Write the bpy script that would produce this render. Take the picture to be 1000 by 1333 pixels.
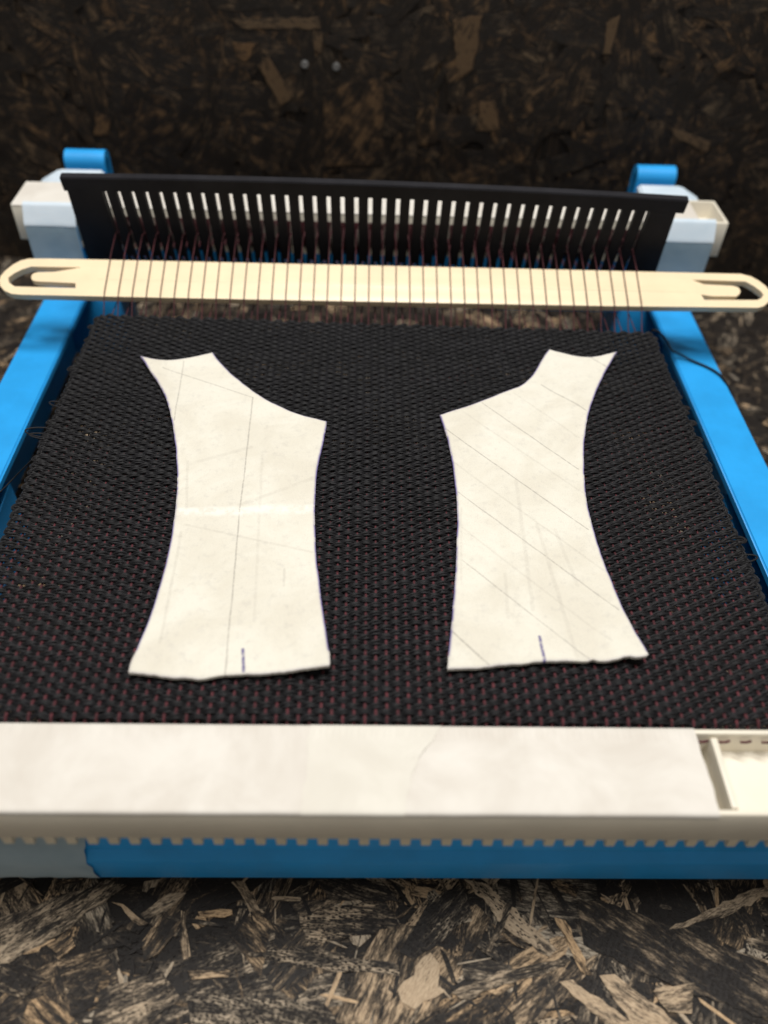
import bpy, bmesh, math, random
import numpy as np
from mathutils import Vector, Matrix
from mathutils.geometry import delaunay_2d_cdt, tessellate_polygon

# ------------------------------------------------------------------ scene, camera, light
for o in list(bpy.data.objects):
    bpy.data.objects.remove(o, do_unlink=True)
scene = bpy.context.scene
COL = scene.collection
S = 0.001                                             # everything below is laid out in millimetres

def cam_axes(yaw, pitch, roll):
    cy, sy, cp, sp, cr, sr = math.cos(yaw), math.sin(yaw), math.cos(pitch), math.sin(pitch), math.cos(roll), math.sin(roll)
    f = Vector((sy*cp, cy*cp, -sp)); r = Vector((cy, -sy, 0)); u = r.cross(f)
    return cr*r + sr*u, -sr*r + cr*u, f

CAM = Vector((-3.17, -92.38, 182.79))
r_, u_, f_ = cam_axes(0.0410, 0.7998, 0.0452)
cam_data = bpy.data.cameras.new('camera')
cam = bpy.data.objects.new('camera', cam_data); COL.objects.link(cam)
M = Matrix.Identity(4)
for i in range(3):
    M[i][0], M[i][1], M[i][2], M[i][3] = r_[i], u_[i], -f_[i], CAM[i]*S
cam.matrix_world = M
cam_data.sensor_fit = 'VERTICAL'; cam_data.sensor_height = 36.0; cam_data.sensor_width = 27.0
cam_data.lens = 1060.6/1333*36.0
cam_data.clip_start = 0.005; cam_data.clip_end = 50
cam_data.dof.use_dof = True
cam_data.dof.focus_distance = (Vector((0, 76, 20)) - CAM).dot(f_)*S
cam_data.dof.aperture_fstop = 7.8
scene.camera = cam

world = bpy.data.worlds.new('World'); scene.world = world; world.use_nodes = True
bg = world.node_tree.nodes['Background']
bg.inputs['Color'].default_value = (1.0, 0.94, 0.85, 1); bg.inputs['Strength'].default_value = 0.25

def area(name, loc, target, sx, sy, power, colour):
    d = bpy.data.lights.new(name, 'AREA'); d.shape = 'RECTANGLE'; d.size = sx; d.size_y = sy; d.energy = power; d.color = colour
    o = bpy.data.objects.new(name, d); COL.objects.link(o); o.location = loc
    o.rotation_euler = (Vector(target)-Vector(loc)).to_track_quat('-Z', 'Y').to_euler()
    return o
area('ceiling_lamp', (0.06, 0.175, 0.95), (0.0, 0.10, 0.0), 0.34, 0.12, 6.2, (1.0, 0.982, 0.945))
area('ceiling_lamp', (-0.05, -0.02, 0.98), (0.0, 0.05, 0.0), 0.34, 0.12, 4.6, (1.0, 0.982, 0.945))

scene.view_settings.view_transform = 'Standard'; scene.view_settings.look = 'None'
scene.view_settings.exposure = 0.0; scene.view_settings.gamma = 1.0
scene.view_settings.use_curve_mapping = False
scene.render.engine = 'CYCLES'

# ------------------------------------------------------------------ material helpers
class NT:
    def __init__(self, name):
        self.m = bpy.data.materials.new(name); self.m.use_nodes = True
        self.t = self.m.node_tree; self.b = self.t.nodes['Principled BSDF']
    def n(self, typ, **kw):
        x = self.t.nodes.new(typ)
        for k, v in kw.items(): setattr(x, k, v)
        return x
    def l(self, a, b): self.t.links.new(a, b)
    def put(self, sock, v):
        if isinstance(v, bpy.types.NodeSocket): self.l(v, sock)
        else: sock.default_value = v
    def math(self, op, a, b=None, c=None, clamp=False):
        x = self.n('ShaderNodeMath', operation=op, use_clamp=clamp)
        self.put(x.inputs[0], a)
        if b is not None: self.put(x.inputs[1], b)
        if c is not None: self.put(x.inputs[2], c)
        return x.outputs[0]
    def mix(self, fac, a, b, blend='MIX'):
        x = self.n('ShaderNodeMix', data_type='RGBA', blend_type=blend)
        self.put(x.inputs[0], fac); self.put(x.inputs[6], a); self.put(x.inputs[7], b)
        return x.outputs[2]
    def ramp(self, v, lo, hi, a=0.0, b=1.0):
        x = self.n('ShaderNodeMapRange', interpolation_type='SMOOTHSTEP')
        self.put(x.inputs[0], v); x.inputs[1].default_value = lo; x.inputs[2].default_value = hi
        x.inputs[3].default_value = a; x.inputs[4].default_value = b
        return x.outputs[0]
    def noise(self, vec, scale, detail=3, rough=0.5, dist=0.0):
        x = self.n('ShaderNodeTexNoise'); self.put(x.inputs['Vector'], vec)
        x.inputs['Scale'].default_value = scale; x.inputs['Detail'].default_value = detail
        x.inputs['Roughness'].default_value = rough; x.inputs['Distortion'].default_value = dist
        return x.outputs[0]
    def vec(self, x, y, z=0.0):
        c = self.n('ShaderNodeCombineXYZ')
        self.put(c.inputs[0], x); self.put(c.inputs[1], y); self.put(c.inputs[2], z)
        return c.outputs[0]
    def bump(self, h, strength, dist):
        x = self.n('ShaderNodeBump'); self.put(x.inputs['Height'], h)
        x.inputs['Strength'].default_value = strength; x.inputs['Distance'].default_value = dist
        self.l(x.outputs[0], self.b.inputs['Normal'])
    def set(self, **kw):
        for k, v in kw.items(): self.put(self.b.inputs[k.replace('_', ' ')], v)
    def obj(self): return self.n('ShaderNodeTexCoord').outputs['Object']
    def pos(self): return self.n('ShaderNodeNewGeometry').outputs['Position']

def C(r, g, b): return (r, g, b, 1.0)

def plastic(name, col, rough=0.4, var=0.06, spec=0.5, scratches=0.3, sss=0.0):
    m = NT(name); p = m.pos()
    n1 = m.noise(p, 60, 4, 0.6); n2 = m.noise(p, 900, 3, 0.6)
    dark = C(*[c*(1-var*2) for c in col]); lite = C(*[min(1, c*(1+var)) for c in col])
    m.set(Base_Color=m.mix(m.ramp(n1, 0.3, 0.7), dark, lite), Specular_IOR_Level=spec)
    m.set(Roughness=m.math('ADD', rough-0.08, m.math('MULTIPLY', n2, 0.16)))
    if sss:
        m.set(Subsurface_Weight=sss); m.b.inputs['Subsurface Radius'].default_value = (0.002, 0.0014, 0.0008)
        m.b.inputs['Subsurface Scale'].default_value = 1.0
    m.bump(n2, scratches*0.3, 0.00006)
    return m.m

MAT = {}
MAT['blue'] = plastic('blue_plastic', (0.022, 0.36, 0.84), 0.42, 0.05, 0.5, 0.6)
MAT['cream'] = plastic('cream_plastic', (0.80, 0.72, 0.56), 0.45, 0.03)
MAT['white'] = plastic('ivory_plastic', (0.80, 0.74, 0.62), 0.45, 0.03)
MAT['shuttle'] = plastic('shuttle_plastic', (0.90, 0.74, 0.50), 0.38, 0.025, sss=0.0)
MAT['black'] = plastic('black_plastic', (0.020, 0.0195, 0.023), 0.55, 0.12, 0.10, 0.8)
MAT['steel'] = plastic('screw_steel', (0.30, 0.30, 0.30), 0.45); MAT['steel'].node_tree.nodes['Principled BSDF'].inputs['Metallic'].default_value = 0.9

def tape_mat(name, col, col2, rough=0.75):
    m = NT(name); p = m.pos()
    n1 = m.noise(p, 45, 4, 0.6, 0.4); n2 = m.noise(p, 1400, 3, 0.6)
    m.set(Base_Color=m.mix(m.ramp(n1, 0.3, 0.7), C(*col), C(*col2)), Roughness=rough, Specular_IOR_Level=0.25)
    m.bump(m.math('ADD', m.math('MULTIPLY', n1, 0.8), m.math('MULTIPLY', n2, 0.25)), 0.35, 0.0004)
    return m.m
MAT['tape'] = tape_mat('masking_paper', (0.63, 0.585, 0.525), (0.745, 0.71, 0.655))
MAT['tape2'] = tape_mat('masking_paper_yellowed', (0.66, 0.625, 0.555), (0.745, 0.715, 0.645))
MAT['bluetape'] = tape_mat('tape_over_blue', (0.31, 0.43, 0.51), (0.42, 0.53, 0.60))
MAT['paletape'] = tape_mat('pale_and_lit_tape', (0.55, 0.66, 0.76), (0.66, 0.74, 0.82))  # pale tape; on the brackets its lightness stands for light on the slope

def yarn_mat(name, col, col2, rough, sheen, scale):
    m = NT(name); p = m.pos()
    n1 = m.noise(p, scale, 2, 0.6); n2 = m.noise(p, 140, 3)
    c = m.mix(m.ramp(n1, 0.35, 0.7), C(*col), C(*col2))
    m.set(Base_Color=m.mix(m.ramp(n2, 0.35, 0.65, 0.0, 0.5), c, C(*[x*0.7 for x in col])), Roughness=rough, Specular_IOR_Level=0.3)
    m.set(Sheen_Weight=sheen, Sheen_Roughness=0.5)
    return m.m
MAT['weft'] = yarn_mat('black_yarn', (0.0026, 0.0024, 0.0033), (0.0100, 0.0094, 0.0127), 0.6, 0.04, 2600)
MAT['warp'] = yarn_mat('dark_red_thread', (0.052, 0.011, 0.015), (0.135, 0.030, 0.038), 0.7, 0.05, 1800)

def osb_mat(name, dark, tan, bias, mott=0.5):
    m = NT(name)
    uv = m.n('ShaderNodeUVMap', uv_map='grain').outputs[0]
    sp = m.n('ShaderNodeSeparateXYZ'); m.l(uv, sp.inputs[0]); u, v = sp.outputs[0], sp.outputs[1]
    at = m.n('ShaderNodeAttribute', attribute_name='tone'); sc = m.n('ShaderNodeSeparateColor'); m.l(at.outputs['Color'], sc.inputs[0])
    worn, hue, seed = sc.outputs[0], sc.outputs[1], sc.outputs[2]
    sd = m.math('MULTIPLY', seed, 83.0)
    n1 = m.noise(m.vec(m.math('MULTIPLY', u, 0.11), m.math('MULTIPLY', v, 0.75), sd), 1.0, 4, 0.6, 0.6)
    n2 = m.noise(m.vec(m.math('MULTIPLY', u, 0.75), m.math('MULTIPLY', v, 5.5), sd), 1.0, 4, 0.68)
    n3 = m.noise(m.vec(m.math('MULTIPLY', u, 0.16), m.math('MULTIPLY', v, 0.16), sd), 1.0, 2, 0.5)
    val = m.math('ADD', m.math('MULTIPLY', n1, 0.85), m.math('MULTIPLY', n2, 0.75))
    val = m.math('ADD', val, m.math('MULTIPLY', n3, mott))
    val = m.math('ADD', val, m.math('ADD', m.math('MULTIPLY', worn, 0.62), bias))
    vor = m.n('ShaderNodeTexVoronoi', feature='F1')
    m.l(m.vec(m.math('MULTIPLY', u, 0.75), m.math('MULTIPLY', v, 1.7), sd), vor.inputs['Vector']); vor.inputs['Scale'].default_value = 1.0
    vor.inputs['Randomness'].default_value = 0.62
    pit = m.ramp(vor.outputs['Distance'], 0.24, 0.40)
    pitm = m.math('MULTIPLY', m.math('SUBTRACT', 1.0, pit), m.ramp(m.math('FRACT', m.math('MULTIPLY', seed, 7.3)), 0.35, 0.6))
    val = m.math('SUBTRACT', val, m.math('MULTIPLY', pitm, 0.42))
    fac = m.ramp(val, 1.06, 1.48)
    tanv = m.mix(hue, C(tan[0]*0.86, tan[1]*0.92, tan[2]*1.0), C(tan[0]*1.12, tan[1]*0.94, tan[2]*0.74))
    tanv = m.mix(m.ramp(n2, 0.3, 0.7), m.mix(1.0, tanv, C(0.62, 0.58, 0.55), 'MULTIPLY'), tanv)
    mid = m.mix(0.22, C(*dark), tanv)
    col = m.mix(m.ramp(fac, 0.0, 0.5), C(*dark), mid)
    col = m.mix(m.ramp(fac, 0.4, 1.0), col, tanv)
    m.set(Base_Color=col, Roughness=m.ramp(fac, 0, 1, 0.55, 0.8), Specular_IOR_Level=0.3)
    m.bump(m.math('ADD', m.math('MULTIPLY', n2, 0.6), m.math('MULTIPLY', pit, 0.5)), 0.6, 0.0004)
    return m.m
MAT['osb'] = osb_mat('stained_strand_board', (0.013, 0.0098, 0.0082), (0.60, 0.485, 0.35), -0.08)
MAT['osb_wall'] = osb_mat('stained_strand_board_shaded', (0.012, 0.0088, 0.0068), (0.135, 0.092, 0.053), -0.17, 0.85)  # the wall's stained board, with its dimmer light put into darker colours

# ------------------------------------------------------------------ mesh helpers
WORLD = {}                                            # object name -> world base (mm)
def link(o, parent=None, wloc=(0, 0, 0)):
    COL.objects.link(o)
    w = np.array(wloc, float)
    if parent is not None:
        o.parent = parent
        o.location = tuple((w - WORLD[parent.name])*S)
    else:
        o.location = tuple(w*S)
    WORLD[o.name] = w
    return o

def mesh_np(name, V, F, mat, smooth=False, mats=None):
    me = bpy.data.meshes.new(name)
    V = np.asarray(V, float)
    if isinstance(F, np.ndarray):
        n, k = F.shape
        me.vertices.add(len(V)); me.vertices.foreach_set('co', V.ravel())
        me.loops.add(n*k); me.loops.foreach_set('vertex_index', F.ravel().astype(np.int32))
        me.polygons.add(n)
        me.polygons.foreach_set('loop_start', np.arange(0, n*k, k, dtype=np.int32))
        me.update(calc_edges=True); me.validate()
    else:
        me.from_pydata([tuple(v) for v in V], [], [tuple(f) for f in F]); me.update()
    me.materials.append(MAT[mat] if isinstance(mat, str) else mat)
    if smooth: me.shade_smooth()
    return me

def mk(name, V, F, mat, parent=None, smooth=False, base=False):
    V = np.asarray(V, float)
    c = (V.min(0)+V.max(0))/2
    if base: c[2] = V[:, 2].min()
    me = mesh_np(name, (V-c)*S, F, mat, smooth)
    return link(bpy.data.objects.new(name, me), parent, c)

def mk_bm(name, bm, mat, parent=None, smooth_angle=None, base=False):
    bmesh.ops.recalc_face_normals(bm, faces=bm.faces)
    V = np.array([v.co[:] for v in bm.verts]); c = (V.min(0)+V.max(0))/2
    if base: c[2] = V[:, 2].min()
    for v in bm.verts: v.co = (Vector(v.co)-Vector(c))*S
    me = bpy.data.meshes.new(name); bm.to_mesh(me); bm.free()
    me.materials.append(MAT[mat])
    if smooth_angle is not None:
        me.shade_smooth(); me.set_sharp_from_angle(angle=math.radians(smooth_angle))
    return link(bpy.data.objects.new(name, me), parent, c)

def copy_at(o, parent, dloc):
    c = o.copy(); COL.objects.link(c); c.parent = parent
    c.location = o.location + Vector(dloc)*S
    return c

def thing(name, loc, label, cat, group=None):
    o = bpy.data.objects.new(name, None); o.empty_display_size = 0.01
    link(o, None, loc); o['label'] = label; o['category'] = cat
    if group: o['group'] = group
    return o
def tag(o, label, cat, group=None):
    o['label'] = label; o['category'] = cat
    if group: o['group'] = group
    return o

def box_bm(x0, x1, y0, y1, z0, z1, bev=0.5, seg=2):
    bm = bmesh.new()
    bmesh.ops.create_cube(bm, size=1, matrix=Matrix.Translation(((x0+x1)/2, (y0+y1)/2, (z0+z1)/2)) @ Matrix.Diagonal((x1-x0, y1-y0, z1-z0, 1)))
    if bev: bmesh.ops.bevel(bm, geom=bm.edges[:], offset=bev, segments=seg, affect='EDGES', profile=0.5)
    return bm

def extrude_x(profile, x0, x1, bev=0.0, seg=2):
    bm = bmesh.new()
    a = [bm.verts.new((x0, y, z)) for y, z in profile]; b = [bm.verts.new((x1, y, z)) for y, z in profile]
    n = len(profile)
    bm.faces.new(a); bm.faces.new(b[::-1])
    for i in range(n): bm.faces.new((a[i], b[i], b[(i+1) % n], a[(i+1) % n]))
    bmesh.ops.recalc_face_normals(bm, faces=bm.faces)
    if bev: bmesh.ops.bevel(bm, geom=bm.edges[:], offset=bev, segments=seg, affect='EDGES', profile=0.5, clamp_overlap=True)
    return bm

def tube(P, r, sides=6, cap=False):
    P = np.asarray(P, float); n = len(P)
    T = np.gradient(P, axis=0); T /= np.linalg.norm(T, axis=1)[:, None]+1e-12
    ref = np.tile([0, 0, 1.0], (n, 1)); ref[np.abs(T[:, 2]) > 0.92] = (0, 1, 0)
    A = np.cross(T, ref); A /= np.linalg.norm(A, axis=1)[:, None]+1e-12
    B = np.cross(A, T)
    th = np.arange(sides)/sides*2*np.pi
    r = np.broadcast_to(np.asarray(r, float), (n,))
    V = P[:, None, :] + r[:, None, None]*(np.cos(th)[None, :, None]*A[:, None, :] + np.sin(th)[None, :, None]*B[:, None, :])
    i = np.arange(n-1)[:, None]*sides; j = np.arange(sides)[None, :]; k = (j+1) % sides
    F = np.stack([i+j, i+k, i+sides+k, i+sides+j], -1).reshape(-1, 4)
    return V.reshape(-1, 3), F
def join(parts):
    Vs, Fs, o = [], [], 0
    for V, F in parts:
        Vs.append(V); Fs.append(F+o); o += len(V)
    return np.concatenate(Vs), np.concatenate(Fs)

def smooth_path(pts, n):
    pts = np.asarray(pts, float); d = np.r_[0, np.cumsum(np.linalg.norm(np.diff(pts, axis=0), axis=1))]
    t = np.linspace(0, d[-1], n*4)
    q = np.stack([np.interp(t, d, pts[:, k]) for k in range(3)], -1)
    w = max(3, int(len(t)/len(pts)*0.9)) | 1
    pad = np.concatenate([np.repeat(q[:1], w//2, 0), q, np.repeat(q[-1:], w//2, 0)])
    ker = np.hanning(w+2)[1:-1]; ker /= ker.sum()
    q = np.stack([np.convolve(pad[:, k], ker, 'valid') for k in range(3)], -1)
    return q[::4]

def sines(seed, scale, n=7):
    rg = np.random.default_rng(seed); k = rg.normal(0, 1/scale, (n, 2)); ph = rg.uniform(0, 6.28, n); a = rg.uniform(0.4, 1, n); a /= a.sum()
    return lambda x, y: sum(a[i]*np.sin(k[i, 0]*x+k[i, 1]*y+ph[i]) for i in range(n))

# ------------------------------------------------------------------ table and wall of strand board
TZ = -38.0
rng = np.random.default_rng(11)
def flake_poly(L, W, rg):
    top = [(-L/2+rg.uniform(0, 0.12)*L, W/2*rg.uniform(0.7, 1)), (0, W/2), (L/2-rg.uniform(0, 0.15)*L, W/2*rg.uniform(0.6, 1))]
    tip = [(L/2, rg.uniform(-0.3, 0.4)*W)]
    bot = [(L/2-rg.uniform(0, 0.2)*L, -W/2*rg.uniform(0.6, 1)), (rg.uniform(-0.1, 0.1)*L, -W/2), (-L/2+rg.uniform(0, 0.15)*L, -W/2*rg.uniform(0.6, 1))]
    tail = [(-L/2, rg.uniform(-0.4, 0.3)*W)]
    return np.array(top+tip+bot+tail)[::-1]
def flake_mesh(poly_xy, z, tilt, thick):
    """prism: top polygon at z (+tilt), skirt going down; returns V, faces"""
    n = len(poly_xy); c = poly_xy.mean(0)
    zt = z + (poly_xy-c) @ np.asarray(tilt)
    V = np.concatenate([np.c_[poly_xy, zt], np.c_[poly_xy, zt-thick]])
    F = [tuple(range(n))] + [(i+n, (i+1) % n+n, (i+1) % n, i) for i in range(n)]
    return V, F
def set_flake_attrs(me, UV, tone_per_loop):
    uvl = me.uv_layers.new(name='grain'); uvl.data.foreach_set('uv', np.asarray(UV, np.float32).ravel())
    ca = me.color_attributes.new('tone', 'FLOAT_COLOR', 'CORNER'); ca.data.foreach_set('color', np.asarray(tone_per_loop, np.float32).ravel())

def joined_flakes(name, flakes, mat, parent, to_world):
    V, F, UV, T, o = [], [], [], [], 0
    for poly, uvp, z, tilt, th, tone in flakes:
        v, f = flake_mesh(poly, z, tilt, th)
        uv2 = np.concatenate([uvp, uvp])
        V.append(to_world(v))
        for q in f:
            F.append(tuple(i+o for i in q))
            for i in q: UV.append(uv2[i]); T.append(tone)
        o += len(v)
    V = np.concatenate(V); c = (V.min(0)+V.max(0))/2
    me = mesh_np(name, (V-c)*S, F, mat)
    set_flake_attrs(me, UV, T)
    return link(bpy.data.objects.new(name, me), parent, c)
def rand_flakes(n, x0, x1, y0, y1, zlo, zhi, rg, Lr=(9, 34), worn=(0.0, 0.55), sizes=1.0):
    out = []
    for i in range(n):
        L = rg.uniform(*Lr)*sizes; W = L*rg.uniform(0.12, 0.5)
        p = flake_poly(L, W, rg); a = rg.uniform(0, math.pi)
        ca, sa = math.cos(a), math.sin(a); R2 = np.array([[ca, sa], [-sa, ca]])
        cx, cy = rg.uniform(x0, x1), rg.uniform(y0, y1)
        w = rg.uniform(*worn) if rg.random() < 0.75 else rg.uniform(worn[1]*0.8, worn[1]*1.5)
        tone = (w, rg.random(), rg.random(), 1)
        out.append((p @ R2 + (cx, cy), p + rg.uniform(-50, 50, 2), rg.uniform(zlo, zhi), rg.normal(0, 0.004, 2), 0.6, tone))
    return out

def base_uv(me, scale=1000.0, tone=(0.1, 0.5, 0.3, 1)):
    n = len(me.loops); vi = np.empty(n, np.int32); me.loops.foreach_get('vertex_index', vi)
    co = np.empty(len(me.vertices)*3); me.vertices.foreach_get('co', co); co = co.reshape(-1, 3)[vi]*scale
    set_flake_attrs(me, co[:, :2], np.tile(tone, (n, 1)))

table = mk_bm('table', box_bm(-420, 420, -200, 330, TZ-16, TZ-0.7, 0), 'osb'); base_uv(table.data)
table['kind'] = 'structure'
ident = lambda v: v
fl = rand_flakes(900, -220, 220, -75, 4, TZ-0.40, TZ-0.05, rng, worn=(0.06, 0.46))
fl += rand_flakes(3600, -300, 300, 0, 318, TZ-0.40, TZ-0.05, rng, Lr=(6, 24), worn=(0.10, 0.34))
near = [f for f in fl if -58 < f[0].mean(0)[1] < -8 and abs(f[0].mean(0)[0]) < 106]
near.sort(key=lambda f: f[2]); near = near[-235:]
nid = {id(f) for f in near}
far = [f for f in fl if id(f) not in nid]
spl = []
for q in range(700):                                 # thin splinters lying between the strands
    L = rng.uniform(3, 15); W = rng.uniform(0.35, 1.3); p = flake_poly(L, W, rng); a = rng.uniform(0, math.pi)
    R2 = np.array([[math.cos(a), math.sin(a)], [-math.sin(a), math.cos(a)]])
    y = rng.uniform(-62, -8) if q < 330 else rng.uniform(-8, 310)
    spl.append((p @ R2 + (rng.uniform(-110, 110) if q < 330 else rng.uniform(-250, 250), y), p + rng.uniform(-50, 50, 2), rng.uniform(TZ-0.12, TZ+0.02), (0, 0), 0.5, (rng.choice([0.0, 0.2, 0.4, 0.7]), rng.random(), rng.uniform(0, 0.05), 1)))
o = joined_flakes('strand_mass', far+spl, 'osb', table, ident); o['kind'] = 'stuff'
def strand(f, parent, mat, to_world=ident):
    return joined_flakes('wood_strand', [f], mat, parent, to_world)
for f in near: strand(f, table, 'osb')
ST = {'a':[(-92.1,-22.3),(-67.5,-12.8),(-62.3,-14.2),(-75.9,-25.8),(-88.7,-33.3)],'b':[(-65.1,-18.4),(-62.2,-18.9),(-54.9,-23.5),(-56.9,-24.0)],'c':[(-57.3,-21.3),(-50.7,-16.1),(-46.7,-16.1),(-51.2,-20.9),(-55.7,-22.6)],'d':[(-47.2,-20.4),(-45.8,-20.9),(-43.2,-31.0),(-44.9,-31.9)],'e':[(-35.0,-13.1),(-32.1,-13.1),(-27.4,-20.3),(-29.9,-20.7)],'f':[(-17.1,-21.6),(4.4,-17.5),(8.3,-23.9),(-12.8,-28.8),(-15.2,-28.1)],'g':[(-42.9,-20.7),(-34.4,-20.2),(-34.1,-21.3),(-41.9,-22.4)],'h':[(-29.8,-30.2),(-14.8,-28.8),(8.1,-32.9),(8.0,-35.3),(-14.5,-33.9)],'i':[(25.7,-12.6),(31.1,-13.5),(47.7,-29.4),(45.4,-31.2),(35.5,-24.8)],'j':[(48.1,-21.9),(50.6,-22.6),(55.5,-35.3),(52.9,-35.0)],'k':[(57.1,-35.3),(60.9,-35.0),(74.2,-45.9),(63.8,-47.5)],'l':[(47.0,-36.7),(50.3,-36.2),(65.6,-47.5),(58.3,-47.5)],'m':[(7.6,-38.3),(15.8,-30.2),(17.9,-32.8),(17.3,-37.8),(19.1,-38.6),(11.5,-42.5),(8.3,-40.9)],'n':[(54.8,-17.7),(64.3,-18.8),(101.6,-33.6),(97.6,-45.2),(75.4,-37.8),(54.5,-28.4)],'o':[(76.9,-24.8),(97.4,-16.3),(108.7,-13.3),(108.0,-15.3),(91.6,-22.0)],'p':[(20.5,-39.0),(34.5,-33.9),(50.4,-31.9),(48.9,-33.3),(22.7,-40.3)],'q':[(-43.4,-38.9),(-10.4,-41.0),(-4.8,-47.3),(-40.3,-47.3)],'r':[(-63.5,-38.6),(-49.8,-33.9),(-44.1,-40.2),(-52.7,-47.2),(-63.3,-47.2)],'s':[(-88.8,-32.7),(-83.6,-31.9),(-76.9,-36.1),(-81.1,-40.1),(-87.0,-38.5)],'t':[(16.4,-17.4),(24.7,-13.6),(27.1,-21.2),(17.8,-28.4),(11.9,-31.9),(8.1,-30.2)],'u':[(-13.7,-11.7),(4.5,-13.6),(8.4,-18.4),(-9.4,-17.9)],'v':[(36.3,-18.3),(37.8,-18.9),(31.1,-30.2),(29.6,-29.8)],'x':[(69.6,-38.7),(80.4,-37.0),(77.7,-43.6),(72.2,-43.2)],'y':[(-43.2,-34.4),(-33.1,-33.9),(-33.3,-35.6),(-42.1,-36.1)]}
# worn, hue, seed (seed picks pores or no pores)
TONE = {'a':(.45,.3,.61),'b':(.6,.6,.03),'c':(.55,.35,.04),'d':(.6,.55,.02),'e':(.6,.5,.05),'f':(.42,.4,.50),'g':(.65,.95,.01),'h':(.45,.3,.64),'i':(.7,.4,.49),'j':(.55,.95,.03),'k':(.72,.5,.02),'l':(.66,.5,.01),'m':(.95,.45,.02),'n':(.20,.5,.04),'o':(.66,.4,.05),'p':(.5,.35,.02),'q':(.42,.2,.365),'r':(.38,.35,.37),'s':(.35,.4,.50),'t':(.3,.2,.62),'u':(.25,.3,.49),'v':(.5,.4,.02),'x':(.55,.5,.03),'y':(.6,.7,.02)}
def explicit_strand(pts, tone, z, parent, mat, to_world=ident):
    p = np.array(pts, float)
    if np.sum(p[:, 0]*np.roll(p[:, 1], -1)-np.roll(p[:, 0], -1)*p[:, 1]) < 0: p = p[::-1]
    d = p[:, None]-p[None]; L = (d**2).sum(-1); i, j = np.unravel_index(L.argmax(), L.shape); a = p[j]-p[i]; a /= np.linalg.norm(a)
    # irregular edges: subdivide and jitter
    rg = np.random.default_rng(int(abs(p.sum()*10)) % 9999); q = []
    for k in range(len(p)):
        A, B = p[k], p[(k+1) % len(p)]; m = max(1, int(np.linalg.norm(B-A)/2.2))
        for s in range(m): q.append(A+(B-A)*s/m + (rg.normal(0, 0.28, 2) if s else 0))
    q = np.array(q); uv = np.c_[(q-p[i]) @ a, (q-p[i]) @ np.array([-a[1], a[0]])]
    strand((q, uv, z, (0, 0), 0.35, tuple(tone)+(1,)), parent, mat, to_world)
for k, (key, pts) in enumerate(ST.items()):
    explicit_strand(pts, TONE[key], TZ+0.02+0.015*k, table, 'osb')

W0 = np.array([-195.5, 305.2, TZ]); W1 = np.array([204.9, 274.4, TZ]); WD = (W1-W0)/np.linalg.norm(W1-W0); WN = np.cross(WD, (0, 0, 1.0))
def to_wall(v):                                       # local (s, t up, h out of the wall) -> world
    return W0 + v[:, :1]*WD + v[:, 1:2]*np.array([0, 0, 1.0]) + v[:, 2:3]*WN
wv = to_wall(np.array([[-160, -16, -1], [560, -16, -1], [560, 330, -1], [-160, 330, -1], [-160, -16, -16], [560, -16, -16], [560, 330, -16], [-160, 330, -16]], float))
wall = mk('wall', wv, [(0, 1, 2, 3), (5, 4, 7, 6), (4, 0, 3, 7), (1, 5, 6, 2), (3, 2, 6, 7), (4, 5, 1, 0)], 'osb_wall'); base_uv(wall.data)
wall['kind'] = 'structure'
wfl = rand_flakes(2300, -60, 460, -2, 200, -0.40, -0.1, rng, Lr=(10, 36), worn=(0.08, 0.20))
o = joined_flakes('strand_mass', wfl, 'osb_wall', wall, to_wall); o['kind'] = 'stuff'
WS = [([(134.7,117.4),(172.1,120.0),(172.8,115.8),(140.9,114.2)],(.45,.3,.03)),([(169.5,114.9),(173.6,114.3),(172.6,106.2),(170.1,107.6)],(.65,.4,.02)),([(134.7,108.7),(144.6,108.5),(139.8,101.5),(136.6,102.8)],(.65,.9,.01)),
      ([(173.0,90.8),(200.0,98.5),(201.2,60.3),(174.1,58.6)],(.28,.8,.04)),([(242.7,90.6),(249.4,91.0),(252.7,78.9),(242.4,78.3)],(.5,.6,.03)),([(338.7,110.4),(348.3,115.3),(348.2,110.9),(341.5,106.8)],(.5,.9,.02)),
      ([(326.7,84.8),(347.0,79.3),(346.6,75.0),(331.4,80.1)],(.6,.4,.05)),([(290.7,123.7),(295.5,126.8),(294.9,112.5),(291.7,112.4)],(.6,.4,.03)),([(68.5,76.8),(75.0,73.8),(71.7,66.8),(65.3,66.4)],(.5,.9,.04)),
      ([(228,122),(240,124),(238,104),(232,100)],(.55,.5,.03)),([(215,86),(222,88),(224,72),(216,70)],(.4,.7,.02)),([(145,100),(150,104),(160,88),(154,84)],(.55,.5,.03))]
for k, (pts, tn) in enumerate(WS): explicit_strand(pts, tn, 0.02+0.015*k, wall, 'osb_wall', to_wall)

def screw(s, t, label):
    bm = bmesh.new()
    prof = [(0.0, 0.55), (0.9, 0.5), (1.6, 0.25), (1.75, -0.3)]
    n = 20; rings = []
    for r, h in prof[1:]:
        rings.append([bm.verts.new(tuple(to_wall(np.array([[s+r*math.cos(a), t+r*math.sin(a), h+0.3]]))[0])) for a in [2*math.pi*i/n for i in range(n)]])
    c0 = bm.verts.new(tuple(to_wall(np.array([[s, t, 0.35]]))[0]))
    for i in range(n):
        bm.faces.new((c0, rings[0][i], rings[0][(i+1) % n]))
        for k in range(len(rings)-1): bm.faces.new((rings[k][i], rings[k+1][i], rings[k+1][(i+1) % n], rings[k][(i+1) % n]))
    return tag(mk_bm('wood_screw', bm, 'steel', None, 40), label, 'screw', 'screws in the wall')
screw(165.6, 101.6, 'left of the two small steel screw heads in the dark wall')
screw(179.3, 101.4, 'right of the two small steel screw heads in the dark wall')

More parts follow.
